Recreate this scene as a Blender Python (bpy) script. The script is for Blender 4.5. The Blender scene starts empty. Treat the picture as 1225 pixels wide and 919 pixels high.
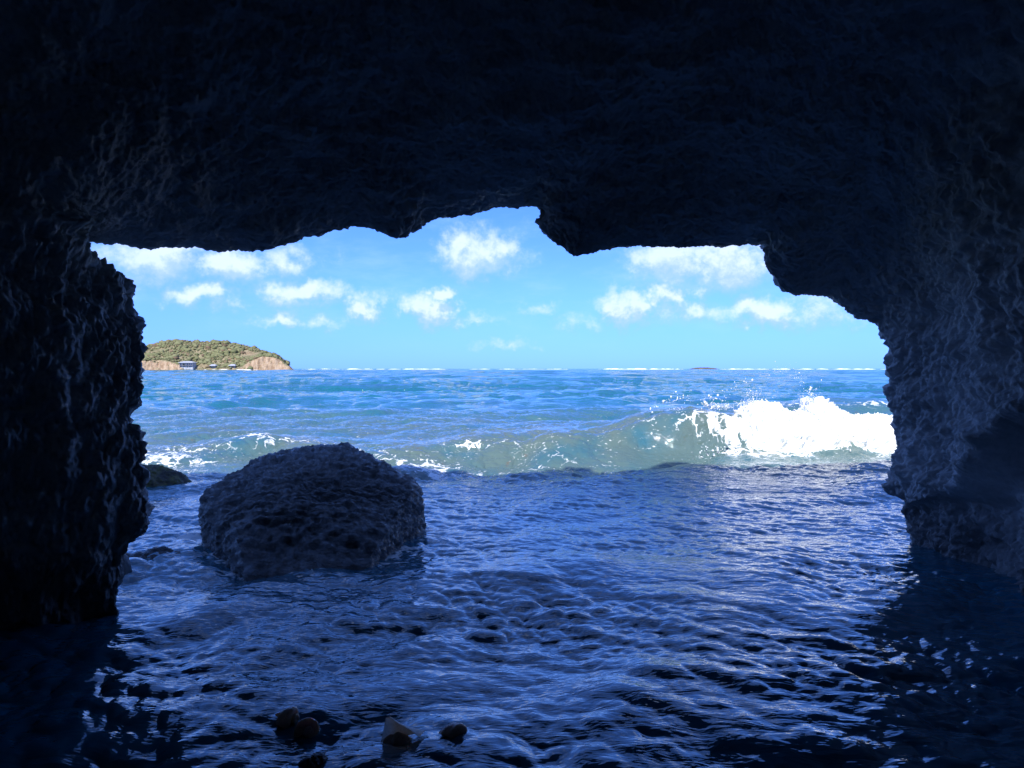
import bpy, bmesh, math, random
import numpy as np
from mathutils import Vector
rng = np.random.default_rng(7)
random.seed(7)
sc = bpy.context.scene
C = sc.collection

# ------------------------------------------------------------------ camera, sky, sun, exposure
CAM_H = 1.6
F = 925.0                      # focal length in pixels of the 1225 x 919 photograph
PITCH = math.atan(18.5 / F)
cam_data = bpy.data.cameras.new('camera')
cam = bpy.data.objects.new('camera', cam_data)
C.objects.link(cam)
cam.location = (0, 0, CAM_H)
cam.rotation_euler = (math.pi / 2 - PITCH, 0, 0)
cam_data.sensor_fit = 'HORIZONTAL'
cam_data.sensor_width = 36
cam_data.lens = 36 * F / 1225
cam_data.clip_start = 0.05
cam_data.clip_end = 60000
sc.camera = cam

SUN_EL, SUN_AZ = math.radians(44), math.radians(196)      # azimuth from +Y towards +X: behind the camera
sun_vec = Vector((math.sin(SUN_AZ) * math.cos(SUN_EL), math.cos(SUN_AZ) * math.cos(SUN_EL), math.sin(SUN_EL)))
sd = bpy.data.lights.new('sun', 'SUN')
sd.energy = 2.0
sd.angle = math.radians(0.53)
sd.color = (1.0, 0.97, 0.93)
sun = bpy.data.objects.new('sun', sd)
C.objects.link(sun)
sun.location = sun_vec * 60
sun.rotation_euler = sun_vec.to_track_quat('Z', 'Y').to_euler()

sc.view_settings.view_transform = 'Standard'
sc.view_settings.look = 'None'
sc.view_settings.exposure = 1.74
sc.view_settings.gamma = 1.0
sc.view_settings.use_curve_mapping = False
sc.cycles.use_denoising = True
sc.cycles.max_bounces = 7
sc.cycles.diffuse_bounces = 5
sc.cycles.glossy_bounces = 3
sc.cycles.caustics_reflective = True
sc.cycles.blur_glossy = 0.6
sc.cycles.caustics_refractive = False
sc.cycles.sample_clamp_indirect = 6


class NT:
    """small helper for writing node trees"""
    def __init__(self, tree):
        self.t = tree; self.n = tree.nodes; self.l = tree.links

    def node(self, typ, ins=None, **props):
        nd = self.n.new(typ)
        for k, v in props.items():
            setattr(nd, k, v)
        for k, v in (ins or {}).items():
            s = nd.inputs[k]
            if isinstance(v, bpy.types.NodeSocket):
                self.l.new(v, s)
            else:
                s.default_value = v
        return nd

    def m(self, op, a, b=0.0, c=0.0, clamp=False):
        nd = self.node('ShaderNodeMath', {0: a, 1: b, 2: c}, operation=op, use_clamp=clamp)
        return nd.outputs[0]

    def vm(self, op, a, b=(0, 0, 0)):
        nd = self.node('ShaderNodeVectorMath', {0: a, 1: b}, operation=op)
        return nd.outputs['Value'] if op in ('LENGTH', 'DOT_PRODUCT', 'DISTANCE') else nd.outputs[0]

    def noise(self, vec, scale, detail=4, rough=0.55, dist=0.0, col=False):
        nd = self.node('ShaderNodeTexNoise', {'Vector': vec, 'Scale': scale, 'Detail': detail, 'Roughness': rough, 'Distortion': dist})
        return nd.outputs['Color' if col else 'Fac']

    def voro(self, vec, scale, feature='F1', out='Distance', rnd=1.0):
        nd = self.node('ShaderNodeTexVoronoi', {'Vector': vec, 'Scale': scale, 'Randomness': rnd}, feature=feature)
        return nd.outputs[out]

    def ss(self, x, a, b, lo=0.0, hi=1.0):
        nd = self.node('ShaderNodeMapRange', {'Value': x, 'From Min': a, 'From Max': b, 'To Min': lo, 'To Max': hi}, interpolation_type='SMOOTHSTEP')
        return nd.outputs['Result']

    def mix(self, f, a, b):
        nd = self.node('ShaderNodeMix', data_type='RGBA')
        for k, v in ((0, f), (6, a), (7, b)):
            if isinstance(v, bpy.types.NodeSocket):
                self.l.new(v, nd.inputs[k])
            else:
                nd.inputs[k].default_value = v if k == 0 else (tuple(v) + (1,))[:4]
        return nd.outputs[2]


def pix_az_el(px, py):
    return math.atan((px - 612.5) / F), math.atan((441 - py) / F)


world = bpy.data.worlds.new('World')
sc.world = world
world.use_nodes = True
W = NT(world.node_tree)
W.n.clear()
sky = W.node('ShaderNodeTexSky', sky_type='NISHITA', sun_disc=False, sun_elevation=SUN_EL, sun_rotation=SUN_AZ,
             altitude=0, air_density=1.0, dust_density=0.2, ozone_density=1.0)
# cumulus: each entry is azimuth/elevation of a cloud in the sky, its half sizes and its weight
CL = [(575, 303, 62, 36, .95), (556, 290, 32, 22, .8), (512, 374, 34, 22, 1.0), (529, 354, 17, 13, .95),
      (195, 318, 62, 34, .95), (270, 325, 70, 26, .85), (335, 318, 60, 24, .6), (246, 364, 50, 20, .85), (180, 345, 40, 20, .5),
      (362, 352, 62, 22, .85), (436, 366, 40, 22, .85), (330, 384, 34, 12, .75), (380, 386, 34, 11, .5),
      (800, 318, 60, 36, .95), (868, 318, 95, 42, .85), (752, 372, 36, 28, 1.0), (795, 356, 32, 20, .9), (828, 378, 62, 20, .6),
      (912, 373, 56, 22, .85), (975, 368, 60, 30, .6), (568, 386, 34, 12, .5), (604, 411, 40, 9, .42), (640, 370, 26, 12, .40), (700, 386, 60, 16, .40), (240, 300, 80, 14, .5)]
g = bpy.data.node_groups.new('cloud_density', 'ShaderNodeTree')
g.interface.new_socket('UV', in_out='INPUT', socket_type='NodeSocketVector')
g.interface.new_socket('Density', in_out='OUTPUT', socket_type='NodeSocketFloat')
G = NT(g)
gi = G.node('NodeGroupInput'); go = G.node('NodeGroupOutput')
uv = gi.outputs['UV']
warp = G.vm('SUBTRACT', G.noise(uv, 18, 4, .68, col=True), (.5, .5, .5))
uvw = G.vm('ADD', uv, G.vm('MULTIPLY', warp, (.095, .062, 0)))
acc = None
for (px, py, rx, ry, wgt) in CL:
    a, e = pix_az_el(px, py)
    d = G.vm('MULTIPLY', G.vm('SUBTRACT', uvw, (a, e, 0)), (F / rx / 1.25, F / ry / 1.25, 0))
    v = G.m('MULTIPLY', G.m('SUBTRACT', 1.0, G.vm('LENGTH', d)), wgt)
    acc = v if acc is None else G.m('MAXIMUM', acc, v)
# the rest of the sky carries scattered cumulus of the same kind
gen = G.noise(G.vm('MULTIPLY', uvw, (1, 1.7, 1)), 5.5, 3, .5)
gen = G.m('MULTIPLY', G.m('SUBTRACT', gen, .50), 3.0)
fr = G.node('ShaderNodeSeparateXYZ', {0: uv})
infr = G.m('MULTIPLY', G.ss(G.m('ABSOLUTE', fr.outputs[0]), .55, .75), 1.0)
inel = G.ss(fr.outputs[1], .22, .34)
gen = G.m('ADD', G.m('MULTIPLY', gen, G.m('MAXIMUM', infr, inel)), G.m('MULTIPLY', G.m('SUBTRACT', 1.0, G.m('MAXIMUM', infr, inel)), -1.0))
acc = G.m('MAXIMUM', acc, gen)
fine = G.m('SUBTRACT', G.noise(uv, 30, 6, .66), .5)
acc = G.m('ADD', G.m('MINIMUM', acc, .75), G.m('MULTIPLY', fine, 1.05))
G.l.new(acc, go.inputs[0])
tc = W.node('ShaderNodeTexCoord')
dv = W.vm('NORMALIZE', tc.outputs['Generated'])
sx = W.node('ShaderNodeSeparateXYZ', {0: dv})
az = W.m('ARCTAN2', sx.outputs[0], sx.outputs[1])
el = W.m('ARCSINE', sx.outputs[2])
uv = W.node('ShaderNodeCombineXYZ', {0: az, 1: el, 2: 0.0}).outputs[0]


def cd(vec):
    nd = W.node('ShaderNodeGroup')
    nd.node_tree = g
    W.l.new(vec, nd.inputs[0])
    return nd.outputs[0]


d0 = cd(uv)
d1 = cd(W.vm('ADD', uv, (-.004, .016, 0)))
alpha = W.m('MULTIPLY', W.ss(d0, .02, .74), W.ss(sx.outputs[2], .002, .03))
alpha = W.m('POWER', alpha, 1.15)
lit = W.ss(W.m('SUBTRACT', d0, d1), -.16, .30)
lit = W.m('ADD', W.m('MULTIPLY', lit, .68), W.m('MULTIPLY', W.ss(d0, .1, .7), .24), clamp=True)
ccol = W.mix(lit, (1.15, 1.95, 4.0), (2.85, 3.3, 4.4))
# clear tropical air: keep the Nishita brightness, hue goes from pale azure at the sea line to deep blue overhead
lum = W.node('ShaderNodeRGBToBW', {'Color': sky.outputs[0]}).outputs[0]
tint = W.mix(W.ss(sx.outputs[2], .08, .32), W.mix(W.ss(sx.outputs[2], .0, .12), (.066, .203, .74), (.082, .262, .95)), (.066, .255, 1.15))
azure = W.node('ShaderNodeVectorMath', {0: tint, 'Scale': lum}, operation='SCALE').outputs[0]
azure = W.mix(.96, sky.outputs[0], azure)
cdir = W.mix(W.m('MULTIPLY', alpha, .92), azure, ccol)
thin = W.m('MULTIPLY', W.ss(W.noise(W.vm('MULTIPLY', uv, (1, 3, 1)), 9, 6, .6), .42, .8), W.ss(sx.outputs[2], .0, .1))
cdir2 = W.mix(W.m('MULTIPLY', thin, .30), cdir, (1.7, 2.6, 4.6))
bg = W.node('ShaderNodeBackground', {'Color': cdir2, 'Strength': 0.10})
world.cycles.sampling_method = 'NONE'
wo = W.node('ShaderNodeOutputWorld', {'Surface': bg.outputs[0]})


# ------------------------------------------------------------------ numpy noise
_perm = np.random.default_rng(3).permutation(256).astype(np.int32)
_perm = np.concatenate([_perm, _perm, _perm])
_grad = np.random.default_rng(5).normal(size=(256, 3))
_grad /= np.linalg.norm(_grad, axis=1, keepdims=True)
_grad = _grad.astype(np.float32)


def perlin(p):
    p = np.asarray(p, dtype=np.float32)
    i = np.floor(p).astype(np.int32)
    f = p - i
    i &= 255
    u = f * f * f * (f * (f * 6 - 15) + 10)
    out = 0
    for dx in (0, 1):
        wx = u[:, 0] if dx else 1 - u[:, 0]
        for dy in (0, 1):
            wy = u[:, 1] if dy else 1 - u[:, 1]
            for dz in (0, 1):
                wz = u[:, 2] if dz else 1 - u[:, 2]
                h = _perm[_perm[_perm[i[:, 0] + dx] + i[:, 1] + dy] + i[:, 2] + dz]
                gr = _grad[h]
                dt = gr[:, 0] * (f[:, 0] - dx) + gr[:, 1] * (f[:, 1] - dy) + gr[:, 2] * (f[:, 2] - dz)
                out = out + wx * wy * wz * dt
    return out * 1.5


def fbm(p, octs=4, gain=.5, lac=2.03, ridged=False):
    p = np.asarray(p, dtype=np.float32)
    a, s, tot = 1.0, 0, 0
    for k in range(octs):
        n = perlin(p + 17.3 * k)
        s = s + a * ((1 - 2 * np.abs(n)) if ridged else n)
        tot += a
        a *= gain
        p = p * lac
    return s / tot


def worley(p):
    """distance to the nearest of jittered cell points"""
    p = np.asarray(p, dtype=np.float32)
    i = np.floor(p).astype(np.int32)
    best = np.full(len(p), 9.0, dtype=np.float32)
    for dx in (-1, 0, 1):
        for dy in (-1, 0, 1):
            for dz in (-1, 0, 1):
                c = i + np.array([dx, dy, dz])
                h = _perm[_perm[_perm[c[:, 0] & 255] + (c[:, 1] & 255)] + (c[:, 2] & 255)]
                q = c + (_grad[h] * .5 + .5)
                best = np.minimum(best, ((q - p) ** 2).sum(1))
    return np.sqrt(best)


def sstep(a, b, x):
    t = np.clip((x - a) / (b - a), 0, 1)
    return t * t * (3 - 2 * t)


# ------------------------------------------------------------------ scene helpers
def mesh_obj(name, V, faces, mat=None, parent=None, smooth=True, loc=None):
    me = bpy.data.meshes.new(name)
    V = np.asarray(V, dtype=np.float32)
    if isinstance(faces, np.ndarray):
        n, k = faces.shape
        me.vertices.add(len(V)); me.vertices.foreach_set('co', V.ravel())
        me.loops.add(n * k); me.loops.foreach_set('vertex_index', faces.astype(np.int32).ravel())
        me.polygons.add(n)
        me.polygons.foreach_set('loop_start', np.arange(0, n * k, k, dtype=np.int32))
        me.update(calc_edges=True)
    else:
        me.from_pydata([tuple(map(float, v)) for v in V], [], faces)
        me.update()
    if smooth:
        me.polygons.foreach_set('use_smooth', np.ones(len(me.polygons), dtype=bool))
    o = bpy.data.objects.new(name, me)
    C.objects.link(o)
    if mat: me.materials.append(mat)
    if parent: o.parent = parent
    if loc is not None: o.location = loc
    return o


def tag(o, label=None, cat=None, group=None, kind=None):
    for k, v in (('label', label), ('category', cat), ('group', group), ('kind', kind)):
        if v: o[k] = v
    return o


def empty(name, loc=(0, 0, 0), rz=0.0):
    o = bpy.data.objects.new(name, None)
    C.objects.link(o)
    o.location = loc; o.rotation_euler = (0, 0, rz)
    return o


def attr(o, name, vals):
    a = o.data.attributes.new(name, 'FLOAT', 'POINT')
    a.data.foreach_set('value', np.asarray(vals, dtype=np.float32))


def grid_faces(nu, nv, wrap=False, flip=False):
    i = np.arange(nu if wrap else nu - 1)[:, None]; j = np.arange(nv - 1)[None, :]
    i2 = (i + 1) % nu
    q = np.stack([i * nv + j, i2 * nv + j, i2 * nv + j + 1, i * nv + j + 1], -1).reshape(-1, 4)
    return q[:, ::-1].copy() if flip else q


def at(px, py, d):
    """point seen at pixel (px, py) of the photograph, d metres ahead of the camera"""
    x, u = (px - 612.5) / F, (459.5 - py) / F
    v = np.array([x, math.cos(PITCH) + u * math.sin(PITCH), -math.sin(PITCH) + u * math.cos(PITCH)])
    return v * (d / v[1]) + np.array([0, 0, CAM_H])


def new_mat(name):
    m = bpy.data.materials.new(name); m.use_nodes = True
    T = NT(m.node_tree); T.n.clear()
    out = T.node('ShaderNodeOutputMaterial')
    b = T.node('ShaderNodeBsdfPrincipled')
    T.l.new(b.outputs[0], out.inputs[0])
    return m, T, b


def plain_mat(name, col, rough=.8, var=.15, scale=3.0, spec=.3):
    m, T, b = new_mat(name)
    geo = T.node('ShaderNodeTexCoord').outputs['Object']
    n = T.noise(geo, scale, 5, .6)
    dark = tuple(c * (1 - var) for c in col); lite = tuple(min(1, c * (1 + var)) for c in col)
    T.l.new(T.mix(T.ss(n, .3, .7), dark, lite), b.inputs['Base Color'])
    b.inputs['Roughness'].default_value = rough
    b.inputs['Specular IOR Level'].default_value = spec
    return m


# ------------------------------------------------------------------ materials
def rock_material(name, lo, hi, wet_z=.55, rough_dry=.72, rough_wet=.34, algae=0.0, bump=.8, fine=60, pits=.25, stretch=(1, 1, 1), wmix=.62):
    m, T, b = new_mat(name)
    pos = T.node('ShaderNodeNewGeometry').outputs['Position']
    z = T.node('ShaderNodeSeparateXYZ', {0: pos}).outputs[2]
    n1 = T.noise(pos, 2.2, 4, .62)
    n2 = T.noise(pos, 14, 4, .65)
    col = T.mix(T.ss(T.m('ADD', T.m('MULTIPLY', n1, .6), T.m('MULTIPLY', n2, .5)), .38, .72), lo, hi)
    spots = T.ss(T.voro(pos, 38, rnd=1.0), .10, .22)
    spk = T.m('MULTIPLY', T.m('SUBTRACT', 1.0, spots), T.ss(T.noise(pos, 3.5, 4, .6), .48, .66))
    col = T.mix(T.m('MULTIPLY', spk, .22), col, tuple(min(.5, c * 2.4) for c in hi))
    wet = T.m('SUBTRACT', 1.0, T.ss(T.m('ADD', z, T.m('MULTIPLY', T.noise(pos, 3.0, 4), .5)), wet_z - .1, wet_z + .45))
    col = T.mix(T.m('MULTIPLY', wet, wmix), col, tuple(c * .35 for c in lo))
    if algae > 0:
        al = T.m('MULTIPLY', T.ss(T.noise(pos, 6, 6, .65), .42, .62), algae)
        col = T.mix(al, col, (.16, .15, .035))
    T.l.new(col, b.inputs['Base Color'])
    rr = T.mix(wet, (rough_dry,) * 3, (rough_wet,) * 3)
    T.l.new(rr, b.inputs['Roughness'])
    b.inputs['Specular IOR Level'].default_value = .5
    h = T.noise(T.vm('MULTIPLY', pos, stretch), fine * .3, 6, .72)
    if pits: h = T.m('ADD', h, T.m('MULTIPLY', T.voro(pos, fine * .5), pits))
    bp = T.node('ShaderNodeBump', {'Strength': bump, 'Distance': .06, 'Height': h})
    T.l.new(bp.outputs[0], b.inputs['Normal'])
    return m


M_cave = rock_material('cave_rock', (.38, .38, .38), (.58, .575, .57), wet_z=.5, wmix=.88, rough_dry=.5, bump=.6)
M_boulder = rock_material('boulder_rock', (.070, .078, .085), (.20, .21, .22), wet_z=.06, rough_dry=.21, rough_wet=.16, bump=.8, fine=44, pits=0, stretch=(.6, 1.3, 1.5))
M_low = rock_material('algae_rock', (.05, .045, .035), (.14, .12, .08), wet_z=.05, algae=.9, rough_dry=.8)
M_dark = rock_material('dark_wet_rock', (.03, .03, .03), (.08, .075, .07), wet_z=.6, rough_wet=.25)


def foam_material():
    m, T, b = new_mat('sea_foam')
    pos = T.node('ShaderNodeNewGeometry').outputs['Position']
    n = T.noise(pos, 9, 6, .6)
    T.l.new(T.mix(T.ss(n, .3, .7), (.80, .85, .88), (.90, .93, .95)), b.inputs['Base Color'])
    b.inputs['Roughness'].default_value = .75
    b.inputs['Subsurface Weight'].default_value = .35
    b.inputs['Subsurface Radius'].default_value = (.12, .12, .12)
    b.inputs['Subsurface Scale'].default_value = .5
    h = T.m('ADD', T.noise(pos, 22, 7, .65), T.m('MULTIPLY', T.voro(pos, 30), .5))
    bp = T.node('ShaderNodeBump', {'Strength': .7, 'Distance': .05, 'Height': h})
    T.l.new(bp.outputs[0], b.inputs['Normal'])
    return m


M_foam = foam_material()


def sea_material():
    m, T, b = new_mat('sea_water')
    pos = T.node('ShaderNodeNewGeometry').outputs['Position']
    flat = T.vm('MULTIPLY', pos, (1, 1, .3))
    turb = T.node('ShaderNodeAttribute', attribute_name='turbid').outputs['Fac']
    fo = T.node('ShaderNodeAttribute', attribute_name='foam').outputs['Fac']
    deep = T.node('ShaderNodeAttribute', attribute_name='offshore').outputs['Fac']
    shal = (.008, .135, .205)
    col = T.mix(deep, shal, (.006, .130, .145))
    patch = T.ss(T.noise(T.vm('MULTIPLY', pos, (.12, .35, 0)), 1.0, 4, .55), .38, .68)
    col = T.mix(T.m('MULTIPLY', patch, .45), col, (.035, .100, .130))
    sand = T.m('MULTIPLY', turb, T.ss(T.noise(flat, .9, 4, .6), .15, .60))
    col = T.mix(sand, col, (.112, .160, .132))
    weed = T.m('MULTIPLY', T.ss(T.noise(flat, 5.5, 5, .65), .60, .70), T.m('MULTIPLY', turb, T.ss(T.noise(flat, .7, 2), .48, .6)))
    col = T.mix(T.m('MULTIPLY', weed, .6), col, (.16, .085, .035))
    # foam: lacy network, thresholded by how much foam drifts here
    wv = T.vm('ADD', flat, T.vm('MULTIPLY', T.vm('SUBTRACT', T.noise(flat, 2.6, 4, .6, col=True), (.5, .5, .5)), (.55, .55, .2)))
    lace = T.m('SUBTRACT', 1.0, T.ss(T.voro(wv, 2.6, feature='DISTANCE_TO_EDGE'), .0, .22))
    lace2 = T.m('SUBTRACT', 1.0, T.ss(T.voro(wv, 7.0, feature='DISTANCE_TO_EDGE'), .0, .20))
    fn = T.m('ADD', T.m('MULTIPLY', lace, .30), T.m('MULTIPLY', lace2, .18))
    fn = T.m('ADD', fn, T.m('MULTIPLY', T.noise(flat, 11, 5, .7), .55))
    foam = T.m('MULTIPLY', T.ss(T.m('ADD', fo, fn), .93, 1.12), T.ss(fo, .02, .12))
    fleck = T.m('MULTIPLY', T.ss(T.noise(T.vm('MULTIPLY', pos, (1, 1.6, 2.2)), 10, 4, .68), .61, .69), T.m('MULTIPLY', turb, T.ss(T.noise(flat, 1.3, 2), .42, .58)))
    foam = T.m('MAXIMUM', foam, T.m('MULTIPLY', fleck, .8))
    col = T.mix(foam, col, (.86, .89, .90))
    T.l.new(col, b.inputs['Base Color'])
    T.l.new(T.mix(foam, (.03,) * 3, (.7,) * 3), b.inputs['Roughness'])
    b.inputs['IOR'].default_value = 1.8
    b.inputs['Specular IOR Level'].default_value = .5
    # ripples finer than the mesh
    st = T.vm('MULTIPLY', pos, (.65, 1.4, 1))
    r1 = T.noise(st, 7.5, 3, .58, .4)
    r2 = 0.0
    far = T.noise(T.vm('MULTIPLY', pos, (.22, .55, 0)), 1.0, 5, .62)
    h = T.m('ADD', T.m('MULTIPLY', r1, T.m('ADD', T.m('MULTIPLY', turb, .020), .0140)), r2)
    h = T.m('ADD', h, T.m('MULTIPLY', T.m('MULTIPLY', far, deep), 1.5))
    bp = T.node('ShaderNodeBump', {'Strength': .9, 'Distance': 1.0, 'Height': h})
    T.l.new(bp.outputs[0], b.inputs['Normal'])
    return m


M_sea = sea_material()


# ------------------------------------------------------------------ sea cave
def arc_resample(P, n):
    P = np.asarray(P, float)
    s = np.concatenate([[0], np.cumsum(np.linalg.norm(np.diff(P, axis=0), axis=1))])
    q = np.linspace(0, s[-1], n)
    return np.stack([np.interp(q, s, P[:, k]) for k in range(P.shape[1])], 1)


RIM = [(141, 734, 4.92), (141, 697, 4.95), (158, 656, 4.98), (175, 636, 5.0), (180, 615, 5.0), (179, 600, 5.02), (173, 576, 5.05), (170, 552, 5.08),
       (171, 531, 5.1), (162, 506, 5.13), (160, 494, 5.15), (169, 478, 5.18), (173, 456, 5.2), (170, 440, 5.23), (172, 430, 5.25), (173, 410, 5.27), (168, 393, 5.3),
       (160, 373, 5.33), (161, 352, 5.36), (150, 331, 5.4), (134, 319, 5.45), (113, 310, 5.5), (94, 300, 5.55),
       (104, 291, 5.65), (150, 293, 5.75), (165, 295, 5.8), (175, 298, 5.82), (200, 295, 5.9), (225, 297, 6.0), (245, 299, 6.05), (262, 301, 6.1),
       (285, 299, 6.2), (306, 302, 6.25), (328, 300, 6.3), (345, 294, 6.35), (375, 284, 6.45), (400, 279, 6.5), (425, 273, 6.6), (440, 275, 6.6),
       (460, 282, 6.62), (475, 286, 6.65), (487, 285, 6.7), (500, 277, 6.75), (515, 266, 6.85), (535, 262, 6.9), (560, 260, 6.95), (578, 256, 7.0),
       (592, 251, 7.0), (620, 251, 7.0), (640, 249, 7.0), (656, 251, 6.95), (648, 262, 6.85), (645, 273, 6.8), (650, 284, 6.75), (662, 291, 6.72),
       (675, 300, 6.7), (686, 309, 6.7), (698, 305, 6.72), (720, 300, 6.75), (745, 298, 6.8), (765, 296, 6.82), (785, 298, 6.85), (800, 298, 6.9),
       (820, 296, 6.92), (845, 296, 6.95), (880, 295, 7.0), (913, 293, 7.05), (914, 308, 7.05), (917, 324, 7.1), (930, 342, 7.15), (945, 352, 7.2),
       (960, 354, 7.25), (985, 354, 7.3), (998, 357, 7.3), (1008, 372, 7.35), (1025, 380, 7.4), (1049, 389, 7.4), (1052, 402, 7.4), (1060, 410, 7.4),
       (1061, 425, 7.4), (1058, 437, 7.4), (1061, 455, 7.4), (1058, 470, 7.42), (1062, 490, 7.45), (1068, 500, 7.45), (1066, 515, 7.45), (1074, 533, 7.45),
       (1069, 547, 7.5), (1067, 560, 7.5), (1060, 572, 7.5), (1054, 584, 7.5), (1062, 592, 7.48), (1079, 599, 7.45), (1083, 625, 7.4), (1088, 645, 7.3)]
rim = np.array([at(*p) for p in RIM])
i_cl = 22          # left upper corner of the mouth
i_cr = 76          # right upper corner
rim = np.vstack([[rim[0] + (-.05, 0, -.35)], [rim[0] + (0, 0, -.1)], rim, [rim[-1] + (0, -.02, -.25)], [rim[-1] + (.1, -.05, -.6)]])
i_cl += 2; i_cr += 2
seg = np.concatenate([[0], np.cumsum(np.linalg.norm(np.diff(rim, axis=0), axis=1))])
qk = np.interp(seg, [0, seg[i_cl], seg[i_cr], seg[-1]], [0, .30, .70, 1.0])
NTT = 1000
ss_ = np.linspace(0, seg[-1], NTT)
R0 = np.stack([np.interp(ss_, seg, rim[:, k]) for k in range(3)], 1)
Q = np.interp(ss_, seg, qk)
# smoothed version of the rim for the loft direction
ker = np.hanning(61); ker /= ker.sum()
Rs = np.stack([np.convolve(np.pad(R0[:, k], 30, 'edge'), ker, 'valid') for k in range(3)], 1)
Rs2 = Rs.copy()
for _ in range(4):
    Rs2 = np.stack([np.convolve(np.pad(Rs2[:, k], 30, 'edge'), ker, 'valid') for k in range(3)], 1)


def section(yl, ym, yr, xl, xr, zl, zm, zr, lean=0.0):
    xm = (xl + xr) / 2
    ctrl = np.array([[xl, yl, -.9], [xl, yl, .3], [xl - .05, yl, 1.5], [xl + .35, yl + .1, zl], [xm - 1.2, ym, zm], [xm + 1.3, ym, zm + .05],
                     [xr - .45 + lean, yr, zr], [xr + .02 + lean, yr, 1.6], [xr, yr, .3], [xr - .05, yr, -.9]])
    qq = np.array([0, .08, .19, .30, .43, .57, .70, .82, .92, 1.0])
    P = np.stack([np.interp(Q, qq, ctrl[:, k]) for k in range(3)], 1)
    k2 = np.hanning(121); k2 /= k2.sum()
    return np.stack([np.convolve(np.pad(P[:, k], 60, 'edge'), k2, 'valid') for k in range(3)], 1)


ctr = np.array([0.3, 0, 0.9])
rad = Rs2 - ctr
rad[:, 1] = 0
rad /= np.linalg.norm(rad, axis=1, keepdims=True)
ST, NS = [], []
top = rad * 1.0
Oback = np.stack([R0[:, 0] + rad[:, 0] * 16, np.full(NTT, -9.0), np.clip(Rs2[:, 2] + rad[:, 2] * 5.2, -1.2, 7.9)], 1)
Oback[:, 2] += 1.3 * sstep(3, 7, Oback[:, 2]) * fbm(np.stack([Oback[:, 0] * .35, 0 * Q, 0 * Q], 1), 4)
O4 = Oback.copy(); O4[:, 1] = R0[:, 1] - 1.9 + 1.5 * fbm(np.stack([Oback[:, 0] * .6, 0 * Q, 0 * Q + 7], 1), 4)
O3 = Rs2 + np.stack([rad[:, 0] * 4, np.full(NTT, -.25), rad[:, 2] * 2.6], 1)
O2 = Rs + np.stack([rad[:, 0] * 1.3, np.full(NTT, .38), rad[:, 2] * 1.1], 1)
O1 = R0 * .5 + Rs * .5 + rad * .36 + np.array([0, .33, 0])
S1 = section(4.62, 6.1, 6.35, -3.15, 3.40, 2.95, 3.55, 3.05, .22)
S1 = S1 * .72 + (Rs2 + rad * .28 - np.array([0, .75, 0])) * .28
S2 = section(4.0, 4.6, 5.0, -3.75, 2.92, 3.3, 4.65, 3.6, .5)
S3 = section(2.0, 2.3, 2.5, -4.1, 4.0, 3.4, 4.9, 3.6)
S4 = section(-1.5, -1.5, -1.5, -4.0, 4.1, 2.9, 3.6, 2.9)
S5 = section(-4.5, -4.5, -4.5, -3.4, 3.4, 2.5, 3.0, 2.5)
S6 = section(-6.3, -6.5, -6.3, -1.6, 1.6, 1.6, 1.9, 1.6)
S7 = np.tile(np.array([0, -6.8, .6]), (NTT, 1))
wl_ = sum(k_ * np.concatenate([[0], np.cumsum(np.linalg.norm(np.diff(a_, axis=0), axis=1))]) for k_, a_ in ((1.0, R0), (.7, S1), (.5, S2)))
N2 = 1150
ix_ = np.interp(np.linspace(0, wl_[-1], N2), wl_, np.arange(NTT))
rsm = lambda a_: np.stack([np.interp(ix_, np.arange(NTT), a_[:, k_]) for k_ in range(3)], 1)
Oback, O4, O3, O2, O1, R0, S1, S2, S3, S4, S5, S6, S7 = [rsm(a_) for a_ in (Oback, O4, O3, O2, O1, R0, S1, S2, S3, S4, S5, S6, S7)]
Q = np.interp(ix_, np.arange(NTT), Q)
NTT = N2
stations = [Oback, O4, O3, O2, O1, R0, S1, S2, S3, S4, S5, S6, S7]
counts = [8, 14, 16, 22, 22, 170, 150, 60, 26, 14, 10, 6]
cols, sval = [], []
for k, n in enumerate(counts):
    p0 = stations[max(k - 1, 0)]; p1 = stations[k]; p2 = stations[k + 1]; p3 = stations[min(k + 2, len(stations) - 1)]
    if k in (3, 4, 5): # straight-ish near the rim so that the silhouette stays put
        m1 = (p2 - p0) * .35; m2 = (p3 - p1) * .35
    else:
        m1 = (p2 - p0) * .5; m2 = (p3 - p1) * .5
    if k == 4: m2 = (p3 - p1) * .25
    if k == 5: m1 = (p2 - p0) * .25
    if k < 3: m1 = m2 = (p2 - p1)
    for t in np.linspace(0, 1, n, endpoint=False):
        t2, t3 = t * t, t * t * t
        cols.append((2 * t3 - 3 * t2 + 1) * p1 + (t3 - 2 * t2 + t) * m1 + (-2 * t3 + 3 * t2) * p2 + (t3 - t2) * m2)
        sval.append(k + t)
cols.append(stations[-1]); sval.append(len(counts))
G3 = np.stack(cols, 1)                    # NTT x NSS x 3
sval = np.array(sval); NSS = len(sval)
# base normals
du = np.gradient(G3, axis=0); dvv = np.gradient(G3, axis=1)
Nn = np.cross(du, dvv)
for _ in range(3):
    Nn[1:-1] = (Nn[:-2] + 2 * Nn[1:-1] + Nn[2:]) / 4
Nn /= np.maximum(np.linalg.norm(Nn, axis=2, keepdims=True), 1e-9)
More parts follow.
